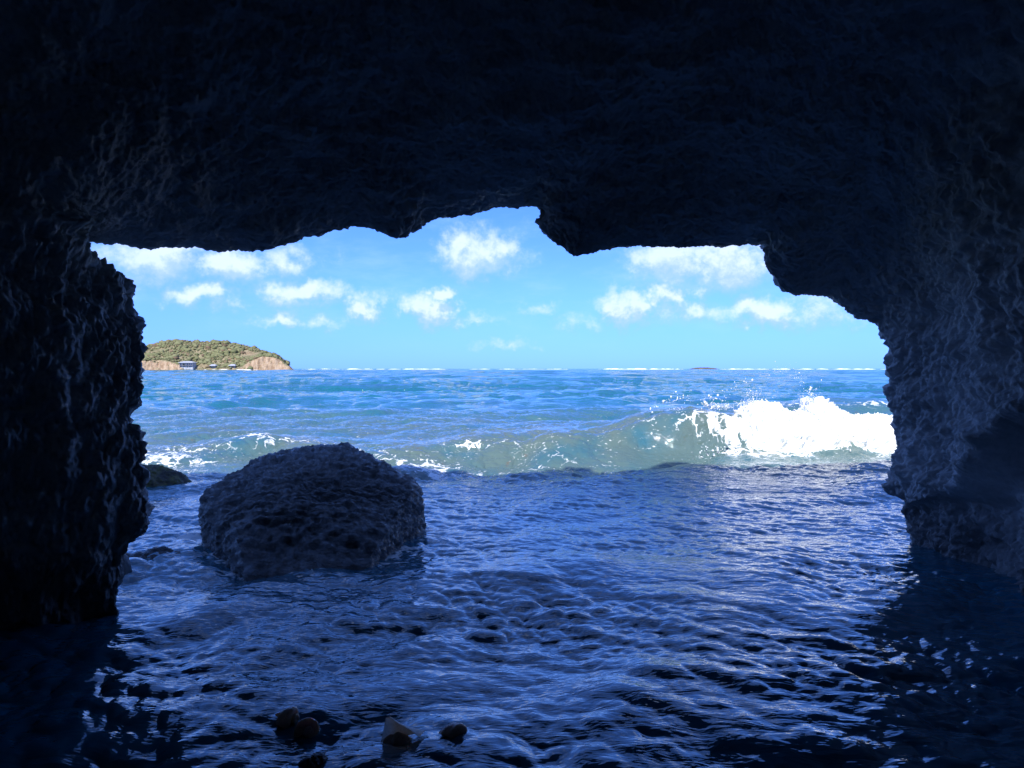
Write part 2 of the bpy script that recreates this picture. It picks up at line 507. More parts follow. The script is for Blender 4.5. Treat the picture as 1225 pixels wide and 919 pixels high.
# make the normals point into the cave on the inside (towards the tunnel axis)
mid = np.searchsorted(sval, 6.5)
if (Nn[NTT // 2, mid, 2]) > 0: Nn = -Nn
FLIP = (np.cross(du, dvv)[NTT // 2, mid, 2] > 0)
P = G3.reshape(-1, 3).astype(np.float32); N_ = Nn.reshape(-1, 3)
sv = np.tile(sval, NTT)
inside = sstep(5.0, 5.5, sv)
near_rim = np.exp(-((sv - 5.0) / .35) ** 2)
outer = sstep(4.2, 3.0, sv)
# layered, jagged limestone: broad lumps, ledges, knobs, pits
warp = np.stack([fbm(P * 1.3 + o, 2) for o in (0, 31, 57)], 1) * .10
Pw = P + warp
big = fbm(Pw * .75 + 3, 3)
lay = fbm(Pw * np.array([1.0, 1.2, 4.2]) + 11, 4, ridged=True)
jag = -fbm(Pw * np.array([3.4, 3.4, 2.6]) + 5, 5, .58, ridged=True) + .6
kn = worley(Pw * np.array([8.0, 8.0, 6.0]))
kn2 = worley(Pw * np.array([23.0, 23.0, 16.0]) + 40)
pit = fbm(Pw * 26, 3, .65)
wallness = 1 - np.clip(-N_[:, 2], 0, 1)           # 1 on the walls, 0 on the roof
disp = big * .34 * (inside * .9 + outer * 2.2) * (1 - .9 * near_rim)
disp += (lay - .35) * (.055 + .02 * wallness) * (1 - .75 * near_rim)
disp += (jag - .3) * (.05 + .06 * wallness) * (1 - .55 * near_rim)
disp += (.55 - kn) * (.02 + .085 * wallness)
disp += (.5 - kn2) * (.012 + .045 * wallness)
disp += pit * .022
fade_end = 1 - sstep(11, 12, sv)
disp *= fade_end
# undercut along the foot of the right-hand wall, and a hollow at the foot of the left pillar
yy, zz, xx = P[:, 1], P[:, 2], P[:, 0]
zu = np.interp(yy, [3.0, 5.4, 6.3, 7.2, 8.0], [1.5, 1.30, .62, .36, .25]) + .06 * fbm(P * 2.0 + 9, 3)
cut = (xx > 2.5) * (sv > 5.02) * (sv < 9) * sstep(0.0, .10, zu - zz)
disp -= cut * (.12 * sstep(5.02, 5.3, sv) + .45 * sstep(5.5, 6.6, sv))
rc = int(np.argmin(np.abs(sval - 5.0)))
dg = disp.reshape(NTT, NSS)
kr = np.hanning(141); kr /= kr.sum()
mean_rim = np.convolve(np.pad(dg[:, rc], 70, 'edge'), kr, 'valid')
dg = dg - (mean_rim + .022)[:, None] * np.exp(-((sval - 5.0) / .6) ** 2)[None, :]
disp = dg.reshape(-1)
P2 = P + N_ * disp[:, None]
P2 = P2.astype(np.float32)
quads = grid_faces(NTT, NSS, flip=bool(FLIP))
cave = empty('sea_cave', (0, 6, 0))
tag(cave, 'dark rock sea cave framing the view out to the water', 'cave', kind='structure')
tcol = (quads.min(1) // NSS)
reg = np.where(tcol < np.searchsorted(Q, .30), 0, np.where(tcol < np.searchsorted(Q, .70), 1, 2))
for r, (nm, lb) in enumerate([('rock_pillar', 'dark knobbly rock pillar on the left of the cave mouth'), ('cave_roof', 'dark overhanging rock roof with jagged edge'),
                              ('cave_wall', 'rough grey rock wall with dark undercut foot on the right')]):
    qs = quads[reg == r]
    used, inv = np.unique(qs, return_inverse=True)
    o = mesh_obj(nm, P2[used] - np.array([0, 6, 0], dtype=np.float32), inv.reshape(-1, 4), M_cave, cave)
    o['label'] = lb

# ------------------------------------------------------------------ rocks built from hull points
def ico(sub):
    bm = bmesh.new()
    bmesh.ops.create_icosphere(bm, subdivisions=sub, radius=1)
    V = np.array([v.co[:] for v in bm.verts]); Fc = np.array([[v.index for v in f.verts] for f in bm.faces])
    bm.free()
    return V, Fc


ICO = {}


def hull_rock(pts, center, sub, p=14, chips=(11, 7, .10)):
    """rock whose flat faces are those of the convex hull of pts, edges slightly worn"""
    bm = bmesh.new()
    for q in pts: bm.verts.new(q)
    bmesh.ops.convex_hull(bm, input=bm.verts)
    bm.normal_update()
    pl = []
    c = Vector(center)
    for f in bm.faces:
        n = f.normal; d = n.dot(f.verts[0].co - c)
        if d < 0: n, d = -n, -d
        pl.append((*n, max(d, .02)))
    bm.free()
    pl = np.array(pl)
    if sub not in ICO: ICO[sub] = ico(sub)
    D, Fc = ICO[sub]
    rg = np.random.default_rng(chips[0])
    dk = rg.normal(size=(chips[1], 3)); dk /= np.linalg.norm(dk, axis=1, keepdims=True)
    ik = np.maximum(dk @ pl[:, :3].T, 0) / pl[:, 3]
    pk = dk / ik.max(1)[:, None]
    nk = pl[ik.argmax(1), :3] + rg.normal(0, chips[2], (chips[1], 3)); nk /= np.linalg.norm(nk, axis=1, keepdims=True)
    off = (nk * pk).sum(1) + rg.uniform(.015, .06, chips[1])
    pl = np.vstack([pl, np.column_stack([nk, np.maximum(off, .05)])])
    inv = np.maximum(D @ pl[:, :3].T, 0) / pl[:, 3]
    r = 1 / (inv ** p).sum(1) ** (1 / p)
    return D * r[:, None], Fc, D


def vnormals(V, Fc):
    n = np.zeros_like(V)
    fn = np.cross(V[Fc[:, 1]] - V[Fc[:, 0]], V[Fc[:, 2]] - V[Fc[:, 0]])
    for k in range(3): np.add.at(n, Fc[:, k], fn)
    return n / np.maximum(np.linalg.norm(n, axis=1, keepdims=True), 1e-12)


bp = [(347, 530, 7.9), (414, 528, 8.0), (482, 581, 7.28), (440, 628, 6.55), (503, 575, 7.55), (503, 584, 7.5), (236, 590, 7.25), (238, 600, 7.2), (300, 549, 7.75),
      (408, 674, 5.82), (296, 650, 6.0), (402, 726, 5.3), (312, 716, 5.42), (244, 664, 6.6), (494, 640, 7.25), (440, 682, 6.05)]
pts = [at(*q) for q in bp]
pts += [np.array([p_[0], p_[1] - .02, -.5]) for p_ in pts[11:]]
pts += [np.array([-.8, 7.6, -.5]), np.array([-2.9, 8.3, -.5]), np.array([-1.0, 8.9, -.5]), np.array([-2.6, 8.5, .3]), np.array([-1.3, 8.8, .35])]
bc = np.array([-1.85, 7.1, .12])
V, Fc, D = hull_rock(pts, bc, 7, 140)
Pw_ = V + bc
n0 = vnormals(V, Fc)
for _ in range(2): n0 = n0
wp = np.stack([fbm(Pw_ * 2.0 + o, 2) for o in (0, 31, 57)], 1) * .12
q = Pw_ + wp
sc1 = fbm(q * np.array([4.0, 7.0, 8.5]) + 3, 4, .5, ridged=True)
sc2 = fbm(q * np.array([8.0, 22.0, 24.0]) + 7, 3, .5, ridged=True)
lump = fbm(q * 2.2 + 2, 3)
knb = worley(q * np.array([5.0, 5.0, 9.0]))
upz = sstep(.42, .72, Pw_[:, 2])
d_ = lump * .03 + (sc1 - .3) * (.066 - .028 * upz) + (sc2 - .3) * .028 + fbm(q * 36, 3, .65) * (.008 + .020 * upz)
d_ -= d_.mean() + .014
V = V + n0 * d_[:, None]
boulder = mesh_obj('boulder', V, Fc, M_boulder, loc=bc)
tag(boulder, 'large dark wet flat-topped boulder standing in the water at the cave mouth', 'boulder')


def low_rock(name, label, mat, c, size, seed, sub=5, grp=None, rot=0.0):
    if sub not in ICO: ICO[sub] = ico(sub)
    D, Fc = ICO[sub]
    V = D * np.array(size)
    V[:, 2] = np.where(V[:, 2] < 0, V[:, 2] * .8, V[:, 2])
    s = 1.0 / max(size)
    V = V * (1 + .30 * fbm(D * 1.4 + seed, 3)[:, None])
    n = vnormals(V, Fc)
    wd = V + c
    V = V + n * ((fbm(wd * 5 + seed, 4, ridged=True) - .3) * .16 * max(size) * .5 + (.5 - worley(wd * 14)) * .03)[:, None]
    o = mesh_obj(name, V, Fc, mat, loc=c)
    o.rotation_euler = (0, 0, rot)
    return tag(o, label, 'rock', grp)


low_rock('low_rock', 'low algae-covered rock breaking the surface behind the left pillar', M_low, (-5.32, 10.9, -.04), (.66, .45, .24), 4, 6)
low_rock('awash_rock', 'small dark rock awash beside the foot of the left pillar', M_dark, (-2.95, 6.35, -.08), (.42, .30, .16), 9)

# ------------------------------------------------------------------ conch shells
def shell_material(name, base, lip):
    m, T, b = new_mat(name)
    pos = T.node('ShaderNodeTexCoord').outputs['Object']
    n = T.noise(pos, 22, 7, .65)
    band = T.noise(T.vm('MULTIPLY', pos, (1, 1, 6)), 30, 3, .5)
    col = T.mix(T.ss(n, .35, .65), base, lip)
    col = T.mix(T.m('MULTIPLY', T.ss(band, .5, .7), .4), col, tuple(c * .45 for c in base))
    T.l.new(col, b.inputs['Base Color'])
    b.inputs['Roughness'].default_value = .38
    b.inputs['Subsurface Weight'].default_value = .6
    b.inputs['Subsurface Radius'].default_value = (1.0, .6, .45)
    b.inputs['Subsurface Scale'].default_value = .06
    bp_ = T.node('ShaderNodeBump', {'Strength': .5, 'Distance': .004, 'Height': T.noise(pos, 90, 6, .6)})
    T.l.new(bp_.outputs[0], b.inputs['Normal'])
    return m


M_shell = shell_material('conch_shell', (.50, .33, .24), (.68, .50, .40))
M_shell_in = shell_material('conch_lip', (.58, .36, .28), (.70, .48, .40))


def conch(label, loc, rot, L=.20, lip=True, grp='conch shells at the water line'):
    """spired shell: coiled whorls with knobs on the shoulder, body whorl tapering to the canal, flared lip"""
    root = empty('conch_shell', loc)
    root.rotation_euler = rot
    tag(root, label, 'shell', grp)
    # whorls: a tube coiling round the z axis
    turns, nt, nc = 4.6, 190, 22
    th = np.linspace(0, turns * 2 * math.pi, nt)
    gr = np.exp((th - th[-1]) * .145)
    cen = np.stack([np.cos(th) * gr * .26 * L, np.sin(th) * gr * .26 * L, (gr * -.42 + .40) * L], 1)
    a = np.linspace(0, 2 * math.pi, nc, endpoint=False)
    VV = np.zeros((nt, nc, 3))
    for i in range(nt):
        knob = 1 + .16 * max(0, math.cos(th[i] * 4.0)) ** 3
        rr_ = gr[i] * .21 * L
        er = np.array([math.cos(th[i]), math.sin(th[i]), 0]); ez = np.array([0, 0, 1.0])
        for j in range(nc):
            ca, sa = math.cos(a[j]), math.sin(a[j])
            sh = 1.0 + (.28 * knob if (0 < sa and ca > 0) else 0) * max(0, math.sin(2 * a[j]))
            low = 1.75 if sa < 0 else .85
            VV[i, j] = cen[i] + er * ca * rr_ * sh + ez * sa * rr_ * low
    Vv = VV.reshape(-1, 3)
    Vv = Vv + (fbm(Vv * 45, 3) * .006 * L / .2)[:, None] * np.array([1, 1, .5])
    fcs = []
    for i in range(nt - 1):
        for j in range(nc):
            fcs.append((i * nc + j, i * nc + (j + 1) % nc, (i + 1) * nc + (j + 1) % nc, (i + 1) * nc + j))
    mesh_obj('whorl', Vv, fcs, M_shell, root)
    # canal: body tapering to a point below
    nz, na = 22, 24
    zz_ = np.linspace(.10, -.52, nz)
    prof = np.interp(zz_, [-.52, -.4, -.2, 0, .1], [.03, .09, .20, .31, .20])
    CV = []
    for i in range(nz):
        for j in range(na):
            t_ = 2 * math.pi * j / na
            r_ = prof[i] * (1 + .08 * math.cos(3 * t_ + zz_[i] * 8))
            CV.append((r_ * math.cos(t_) * L, r_ * math.sin(t_) * L, zz_[i] * L))
    CV.append((0, 0, .10 * L)); CV.append((0, 0, -.54 * L))
    fcs = []
    for i in range(nz - 1):
        for j in range(na):
            fcs.append((i * na + j, (i + 1) * na + j, (i + 1) * na + (j + 1) % na, i * na + (j + 1) % na))
    for j in range(na):
        fcs.append((nz * na, j, (j + 1) % na)); fcs.append((nz * na + 1, (nz - 1) * na + (j + 1) % na, (nz - 1) * na + j))
    mesh_obj('body', CV, fcs, M_shell, root)
    if not lip: return root
    # flared lip
    nu, nv = 18, 14
    LV = []
    for side in (0, 1):
        for i in range(nu):
            u = i / (nu - 1)
            for j in range(nv):
                v = j / (nv - 1)
                wdt = float(np.interp(u, [0, .3, .42, 1], [.06, .50, .52, .05]))
                x = .20 + wdt * v
                y = .16 - .30 * v * v + .03 * math.sin(9 * u)
                z = .14 - .62 * u + .10 * v * (1 - u)
                th_ = .028 * (1 - .5 * v)
                LV.append((x * L, (y - side * th_) * L, z * L))
    fcs = []
    n1 = nu * nv
    for i in range(nu - 1):
        for j in range(nv - 1):
            a0, b0, c0, d0_ = i * nv + j, (i + 1) * nv + j, (i + 1) * nv + j + 1, i * nv + j + 1
            fcs.append((a0, d0_, c0, b0)); fcs.append((n1 + a0, n1 + b0, n1 + c0, n1 + d0_))
    for i in range(nu - 1):
        for j in (0, nv - 1):
            a0, b0 = i * nv + j, (i + 1) * nv + j
            fcs.append((a0, b0, n1 + b0, n1 + a0) if j == 0 else (b0, a0, n1 + a0, n1 + b0))
    for j in range(nv - 1):
        for i in (0, nu - 1):
            a0, b0 = i * nv + j, i * nv + j + 1
            fcs.append((b0, a0, n1 + a0, n1 + b0) if i == 0 else (a0, b0, n1 + b0, n1 + a0))
    mesh_obj('lip', LV, fcs, M_shell_in, root)
    return root


# ------------------------------------------------------------------ sea
def fft_tile(n, L, lmin, lmax, rms, wdir, spread, seed, power=3.6, chop=1.0):
    r = np.random.default_rng(seed)
    k1 = 2 * np.pi * np.fft.fftfreq(n, L / n)
    kx, ky = np.meshgrid(k1, k1, indexing='ij')
    k = np.hypot(kx, ky); k[0, 0] = 1
    ang = np.arctan2(ky, kx) - wdir
    amp = k ** (-power / 2) * np.where(np.cos(ang) > 0, np.abs(np.cos(ang)) ** spread + .06, .06)
    amp *= np.exp(-(k * lmin / (2 * np.pi)) ** 4) * (1 - np.exp(-(k * lmax / (2 * np.pi)) ** 4))
    amp[0, 0] = 0
    H = (r.normal(size=(n, n)) + 1j * r.normal(size=(n, n))) * amp
    h = np.fft.ifft2(H).real
    s = rms / h.std()
    dx = np.fft.ifft2(-1j * kx / k * H).real * s * chop
    dy = np.fft.ifft2(-1j * ky / k * H).real * s * chop
    return h * s, dx, dy, L


def sample(tile, x, y, rot=0.0):
    h, dx, dy, L = tile
    n = h.shape[0]
    c, s = math.cos(rot), math.sin(rot)
    u, v = (c * x + s * y) / L * n, (-s * x + c * y) / L * n
    i, j = np.floor(u).astype(int), np.floor(v).astype(int)
    fu, fv = u - i, v - j
    i %= n; j %= n
    i2, j2 = (i + 1) % n, (j + 1) % n
    o = [a[i, j] * (1 - fu) * (1 - fv) + a[i2, j] * fu * (1 - fv) + a[i, j2] * (1 - fu) * fv + a[i2, j2] * fu * fv for a in (h, dx, dy)]
    return o[0], c * o[1] - s * o[2], s * o[1] + c * o[2]


TA = fft_tile(256, 61.0, 2.2, 14.0, .060, math.radians(-100), 1.6, 1, 4.2)
TB = fft_tile(384, 17.0, .45, 2.6, .022, math.radians(-80), 1.0, 2, 3.7, 1.6)
TC = fft_tile(512, 6.3, .07, .55, .0046, math.radians(-105), 1.1, 3, 3.2, 1.5)
TE = fft_tile(384, 3.1, .045, .22, .0018, math.radians(-60), .8, 8, 3.0, 1.5)
TD = fft_tile(256, 400.0, 6.0, 45.0, .16, math.radians(-95), 3.0, 4, 4.2)

r_list = [1.2]
while r_list[-1] < 26: r_list.append(r_list[-1] + .0105 + .0024 * r_list[-1])
while r_list[-1] < 24000: r_list.append(r_list[-1] * 1.0125 if r_list[-1] < 1500 else r_list[-1] * 1.05)
r = np.array([.05, .3, .6, .9] + r_list)
ang = np.concatenate([np.linspace(-180, -46, 50, endpoint=False), np.linspace(-46, -37, 30, endpoint=False), np.linspace(-37, 37, 830), np.linspace(37, 46, 31)[1:], np.linspace(46, 180, 51)[1:-1]])
ang = np.radians(ang)
X = (np.sin(ang)[:, None] * r[None, :]).ravel(); Y = (np.cos(ang)[:, None] * r[None, :]).ravel()
Rr = np.tile(r, len(ang))
spacing = np.gradient(r); SP = np.tile(spacing, len(ang))
Hh = np.zeros_like(X); DX = np.zeros_like(X); DY = np.zeros_like(X)
out_f = sstep(7, 13, Y)
patchy = np.clip(.95 + 1.5 * fbm(np.stack([X * .45, Y * .7, 0 * X + 2], 1), 3), .35, 1.8)
for tile, rot, wl, wgt in ((TA, .0, 2.5, .45 + .55 * out_f), (TB, .6, .5, np.clip(1 + 1.1 * fbm(np.stack([X * .3, Y * .4, 0 * X + 12], 1), 2), .5, 1.6) * (1 - .4 * sstep(6, 8.5, Y) * sstep(13, 11, Y))), (TC, -.4, .12, patchy * (1 + .45 * sstep(7.5, 4, Y))), (TE, .9, .06, patchy), (TD, .2, 8.0, sstep(18, 60, Y))):
    h, dx, dy = sample(tile, X, Y, rot)
    w = wgt * (1 - sstep(wl * .8, wl * 3.5, SP)) * (1 + .7 * sstep(11, 13, Y))
    Hh += h * w; DX += dx * w; DY += dy * w
# the breaker: a steep-fronted wave running along x about 15 m out
pxs = np.array([-400, 0, 170, 260, 320, 365, 410, 470, 540, 600, 650, 700, 760, 820, 870, 1000, 1100, 1300, 1700])
hts = np.array([.08, .10, .12, .15, .32, .28, .16, .22, .36, .50, .66, .50, .82, .98, .80, .62, .6, .5, .3]) * .78
dcs = np.array([15.6, 15.2, 15.0, 14.9, 15.1, 15.0, 14.7, 14.5, 14.6, 14.8, 14.8, 14.7, 14.9, 15.0, 14.9, 14.8, 14.9, 15.2, 15.6])
xw = (pxs - 612.5) / F * 15
xs_n = X + .6 * fbm(np.stack([X * .5, Y * .5, 0 * X], 1), 2)
hc = np.interp(xs_n, xw, hts)
yc = np.interp(X, xw, dcs) + .35 * fbm(np.stack([X * .55, 0 * X + 3, 0 * X], 1), 3)
dyb = Y - yc
prof = np.where(dyb < 0, np.exp(-(dyb / .80) ** 2), np.exp(-(dyb / 2.0) ** 2))
prof *= 1 + .12 * fbm(np.stack([X * 1.6, Y * 1.6, 0 * X], 1), 3)
trough = -.10 * np.exp(-((dyb + 1.3) / .7) ** 2) * hc
Hh += prof * hc + trough
DY -= .42 * hc * prof ** 2
# a second, lower swell behind, breaking on the right
dy2 = Y - (24.5 + .8 * fbm(np.stack([X * .2, 0 * X, 0 * X + 9], 1), 2))
h2 = .16 + .34 * sstep(4, 12, X)
Hh += h2 * np.where(dy2 < 0, np.exp(-(dy2 / 1.1) ** 2), np.exp(-(dy2 / 3.5) ** 2))
dy3 = Y - (19.0 + 1.2 * fbm(np.stack([X * .25, 0 * X, 0 * X + 4], 1), 2))
Hh += .14 * np.where(dy3 < 0, np.exp(-(dy3 / .8) ** 2), np.exp(-(dy3 / 2.5) ** 2))
P3 = np.stack([X + DX, Y + DY, Hh], 1)
sea = mesh_obj('sea', P3, grid_faces(len(ang), len(r), wrap=True), M_sea)
tag(sea, 'choppy blue sea running from the cave out to the horizon', 'sea', kind='structure')
if sea.data.polygons[len(sea.data.polygons) // 3].normal.z < 0:
    sea.data.flip_normals()
# attributes: drifting foam, stirred-up sand, distance offshore
PX15 = X / np.maximum(Y, 1) * F + 612.5
foam = np.zeros_like(X)
crest_f = np.interp(PX15, [0, 170, 300, 350, 400, 440, 480, 560, 640, 700, 760, 800, 830, 1100, 1300], [.3, .30, .36, .55, .54, .30, .34, .32, .26, .18, .22, .36, .62, .9, .5])
foam += crest_f * np.exp(-((dyb + .05) / np.where(dyb < 0, .55, .22)) ** 2)
# left-hand wash in front of the wave
foam += .42 * sstep(330, 200, PX15) * np.exp(-((Y - 13.4) / .9) ** 2) * (Y > 8)
foam += .42 * np.exp(-((X + 2.3) / 1.6) ** 2 - ((Y - 13.0) / .6) ** 2)
foam += .30 * np.exp(-((Y - 13.0) / .8) ** 2) * sstep(380, 480, PX15) * sstep(800, 640, PX15)
foam += .50 * sstep(840, 900, PX15) * np.exp(-((Y - 14.0) / .5) ** 2)
foam += .52 * np.exp(-(dy2 / .45) ** 2) * sstep(4.5, 9, X)
foam += .22 * np.exp(-(dy3 / .3) ** 2) + .20 * np.exp(-((Y - 16.8) / .5) ** 2)
# round the boulder and the pillars
db = np.hypot((X + 1.85) / 1.15, (Y - 7.1) / 1.35) - 1
foam += .46 * np.exp(-(np.maximum(db, 0) / .10) ** 2) * (Y < 9)
foam += .12 * np.exp(-(np.maximum(db, 0) / .5) ** 2) * (Y < 9)
foam += .14 * sstep(10.5, 12.5, Y) * sstep(16, 14, Y)
foam *= .45 + .9 * fbm(np.stack([X * .9, Y * 1.5, 0 * X], 1), 3) + .25
attr(sea, 'foam', np.clip(foam, 0, 1))
attr(sea, 'turbid', sstep(8.5, 12.5, Y) * (1 - sstep(16, 34, Y)) * (.8 + .2 * prof))
attr(sea, 'offshore', sstep(14, 60, Rr))

def water_z(x, y):
    k = np.argmin((P3[:, 0] - x) ** 2 + (P3[:, 1] - y) ** 2)
    return float(P3[k, 2])


def on_water(px, py, d, up):
    q = at(px, py, d)
    q[2] = water_z(q[0], q[1]) + up
    return q


conch('conch shell with its spiral end facing the viewer beside a rounder shell', on_water(370, 872, 3.29, .015), (math.radians(78), math.radians(8), math.radians(14)), .135, False)
conch('upright rounded shell on the left of the spiral shell', on_water(346, 862, 3.36, .02), (math.radians(92), 0, math.radians(78)), .125, False)
conch('pointed pinkish-brown shell with flared lip standing highest out of the water', on_water(478, 893, 3.17, -.035), (math.radians(-18), math.radians(-104), math.radians(8)), .235)
conch('half-submerged shell right of the pointed brown shell', on_water(545, 889, 3.18, -.02), (math.radians(100), math.radians(60), math.radians(70)), .15)
low_rock('dark_stone', 'small black stone at the bottom edge of the picture below the spiral shell', M_dark, tuple(on_water(374, 914, 3.01, -.015)), (.06, .05, .055), 15, 4)

# ------------------------------------------------------------------ white water of the breaking wave
nu, nv = 620, 150
u = np.linspace(0, 1, nu); v = np.linspace(0, 1, nv)
pxu = 836 + u * 420
xu = (pxu - 612.5) / F * 14.9
env = sstep(0, .16, u) * (1 - .5 * sstep(.85, 1, u))
tops = np.interp(pxu, [836, 860, 885, 905, 925, 945, 960, 972, 985, 1005, 1030, 1060, 1110, 1300], [.55, .80, .95, 1.04, .98, .78, .86, 1.06, .92, .76, .72, .74, .78, .5])
tops = tops * (.25 + .75 * env)
widf = .95 * (.25 + .75 * env)
UU, VVv = np.meshgrid(np.arange(nu), v, indexing='ij')
phi = VVv * math.pi                       # 0 = front foot, pi = back foot
xg = xu[UU]
yg = np.interp(xg, xw, dcs) - .15 - np.cos(phi) * widf[UU] * np.where(phi < math.pi / 2, 1.0, 1.15)
zg = np.sin(phi) ** .75 * tops[UU] - .10
W3 = np.stack([xg, yg, zg], -1)
Nw = np.cross(np.gradient(W3, axis=0), np.gradient(W3, axis=1))
Nw /= np.maximum(np.linalg.norm(Nw, axis=2, keepdims=True), 1e-9)
if Nw[nu // 2, nv // 2, 2] < 0: Nw = -Nw
Pf = W3.reshape(-1, 3); Nf = Nw.reshape(-1, 3)
wf = Pf + np.stack([fbm(Pf * 3 + o, 2) for o in (1, 41, 77)], 1) * .12
dd = fbm(wf * 1.7, 3) * .17 + (fbm(wf * 4.5, 4, .55, ridged=True) - .3) * .14 + (.5 - worley(wf * 8)) * .10 + (.5 - worley(wf * 21)) * .045
Pf = Pf + Nf * (dd * np.clip(Pf[:, 2] + .12, 0, .45) / .45)[:, None]
ww = mesh_obj('breaking_wave', Pf, grid_faces(nu, nv, flip=False), M_foam)
tag(ww, 'bright white foaming crest of the wave breaking by the right-hand wall', 'wave', kind='stuff')

OV, OF = ico(1)


def scatter_drops(name, P, S, mat, label, cat):
    n = len(P); k = len(OV)
    V = (OV[None] * S[:, None, None] * (1 + .5 * rng.normal(size=(n, 1, 3)).clip(-1, 1)) + P[:, None, :]).reshape(-1, 3)
    Fc = (OF[None] + (np.arange(n) * k)[:, None, None]).reshape(-1, 3)
    o = mesh_obj(name, V, Fc, mat)
    return tag(o, label, cat, kind='stuff')


# spray thrown up along the crest: clumps on ballistic arcs
dp, ds = [], []
for k in range(20):
    px0 = rng.choice([rng.normal(865, 22), rng.normal(905, 22), rng.normal(972, 10), rng.uniform(800, 1065)])
    x0 = (px0 - 612.5) / F * 14.9
    hh = float(np.interp(px0, [780, 836, 905, 945, 972, 1005, 1100], [.75, .85, .98, .75, 1.0, .72, .74]))
    vx, vz = rng.normal(-.25, .5), abs(rng.normal(.0, 1.5)) + .3
    if px0 > 1000: vz *= .5
    m_ = rng.integers(60, 260)
    t_ = rng.uniform(0, 1, m_) ** .8 * vz / 9.8 * 1.5
    sp_ = .03 + .10 * t_
    dp.append(np.stack([x0 + vx * t_ + rng.normal(0, 1, m_) * sp_, 14.8 + rng.normal(0, .22, m_), hh - .04 + vz * t_ - 4.9 * t_ * t_ + rng.normal(0, 1, m_) * sp_], 1))
    ds.append(rng.gamma(1.2, .0027, m_).clip(.0013, .012))
# a thin jet thrown to the left and the tall arc of drops above the crest
for (pa, pb, n_) in (((845, 492), (893, 452), 34), ((838, 485), (862, 470), 40), ((968, 476), (974, 462), 30), ((780, 490), (815, 468), 30), ((800, 480), (830, 474), 36)):
    A, B = at(*pa, 14.8), at(*pb, 14.8)
    t_ = rng.uniform(0, 1, n_)[:, None]
    dp.append(A + (B - A) * t_ + rng.normal(0, .05, (n_, 3))); ds.append(rng.gamma(2.0, .005, n_).clip(.003, .03))
# splashes at the front foot
n_ = 1500
px0 = rng.uniform(835, 1090, n_)
dp.append(np.stack([(px0 - 612.5) / F * 14.0, 13.95 + rng.normal(0, .12, n_), rng.gamma(1.3, .05, n_)], 1)); ds.append(rng.gamma(2.0, .0045, n_).clip(.003, .03))
spray = scatter_drops('sea_spray', np.vstack(dp), np.concatenate(ds), M_foam, 'white droplets of spray flying above the breaking wave', 'spray')

# ------------------------------------------------------------------ seabed under the water
gx, gy = np.meshgrid(np.linspace(-400, 400, 60), np.linspace(-40, 900, 80), indexing='ij')
gz = -.6 - .08 * np.clip(gy - 3, 0, 60) - .02 * np.clip(gy - 60, 0, 900)
M_sand = plain_mat('sand', (.34, .29, .20), .9, .2, 1.2)
sb_ = mesh_obj('seabed', np.stack([gx, gy, gz], -1).reshape(-1, 3), grid_faces(60, 80), M_sand)
tag(sb_, kind='structure')

# ------------------------------------------------------------------ island on the horizon
ID = 700.0
def ipx(px): return (px - 612.5) / F * ID
NX, NY = 420, 150
ix = np.linspace(ipx(60), ipx(352), NX)
iy = np.linspace(0, 1, NY) ** 1.5 * 150
pt = np.array([60, 110, 150, 172, 185, 196, 212, 230, 248, 262, 275, 288, 300, 312, 322, 332, 340, 346, 350, 352])
ph = np.array([6, 16, 24, 27.5, 31, 33.5, 34.5, 34.5, 34, 33, 31.5, 29.5, 27, 24, 20.5, 16, 11, 6, 1.5, 0]) * (ID + 65) / F
cl_h = np.interp(np.linspace(60, 352, NX), [60, 172, 200, 214, 222, 245, 285, 296, 312, 330, 343, 350], [8, 9, 8, 5, 2.5, 2, 2.5, 8, 13, 12, 9, 3])
Xi, Yi = np.meshgrid(ix, iy, indexing='ij')
ipxg = 612.5 + Xi / (ID - 8 + Yi) * F
ridge = np.interp(ipxg, pt, ph)
nz_ = fbm(np.stack([Xi * .035, Yi * .035, 0 * Xi], -1).reshape(-1, 3), 5).reshape(NX, NY)
nr_ = fbm(np.stack([Xi * .12, Yi * .06, 0 * Xi + 5], -1).reshape(-1, 3), 5, .55, ridged=True).reshape(NX, NY)
yo = 6 * nz_ + 5 * nr_                     # ragged shore line
yy_ = np.clip(Yi - 4 - yo, 0, None)
cl = np.minimum(cl_h[:, None], ridge * .85)
rise = cl * sstep(0, 7, yy_) ** .8 + (ridge - cl) * sstep(0, 72, yy_) ** .85
fall = 1 - sstep(85, 150, Yi)
Zi = rise * fall + (nz_ * 2.2 + nr_ * .8) * sstep(2, 20, yy_) - 1.2 * (yy_ <= 0)
Zi = np.minimum(Zi, ridge * 1.02 + .8) - .5


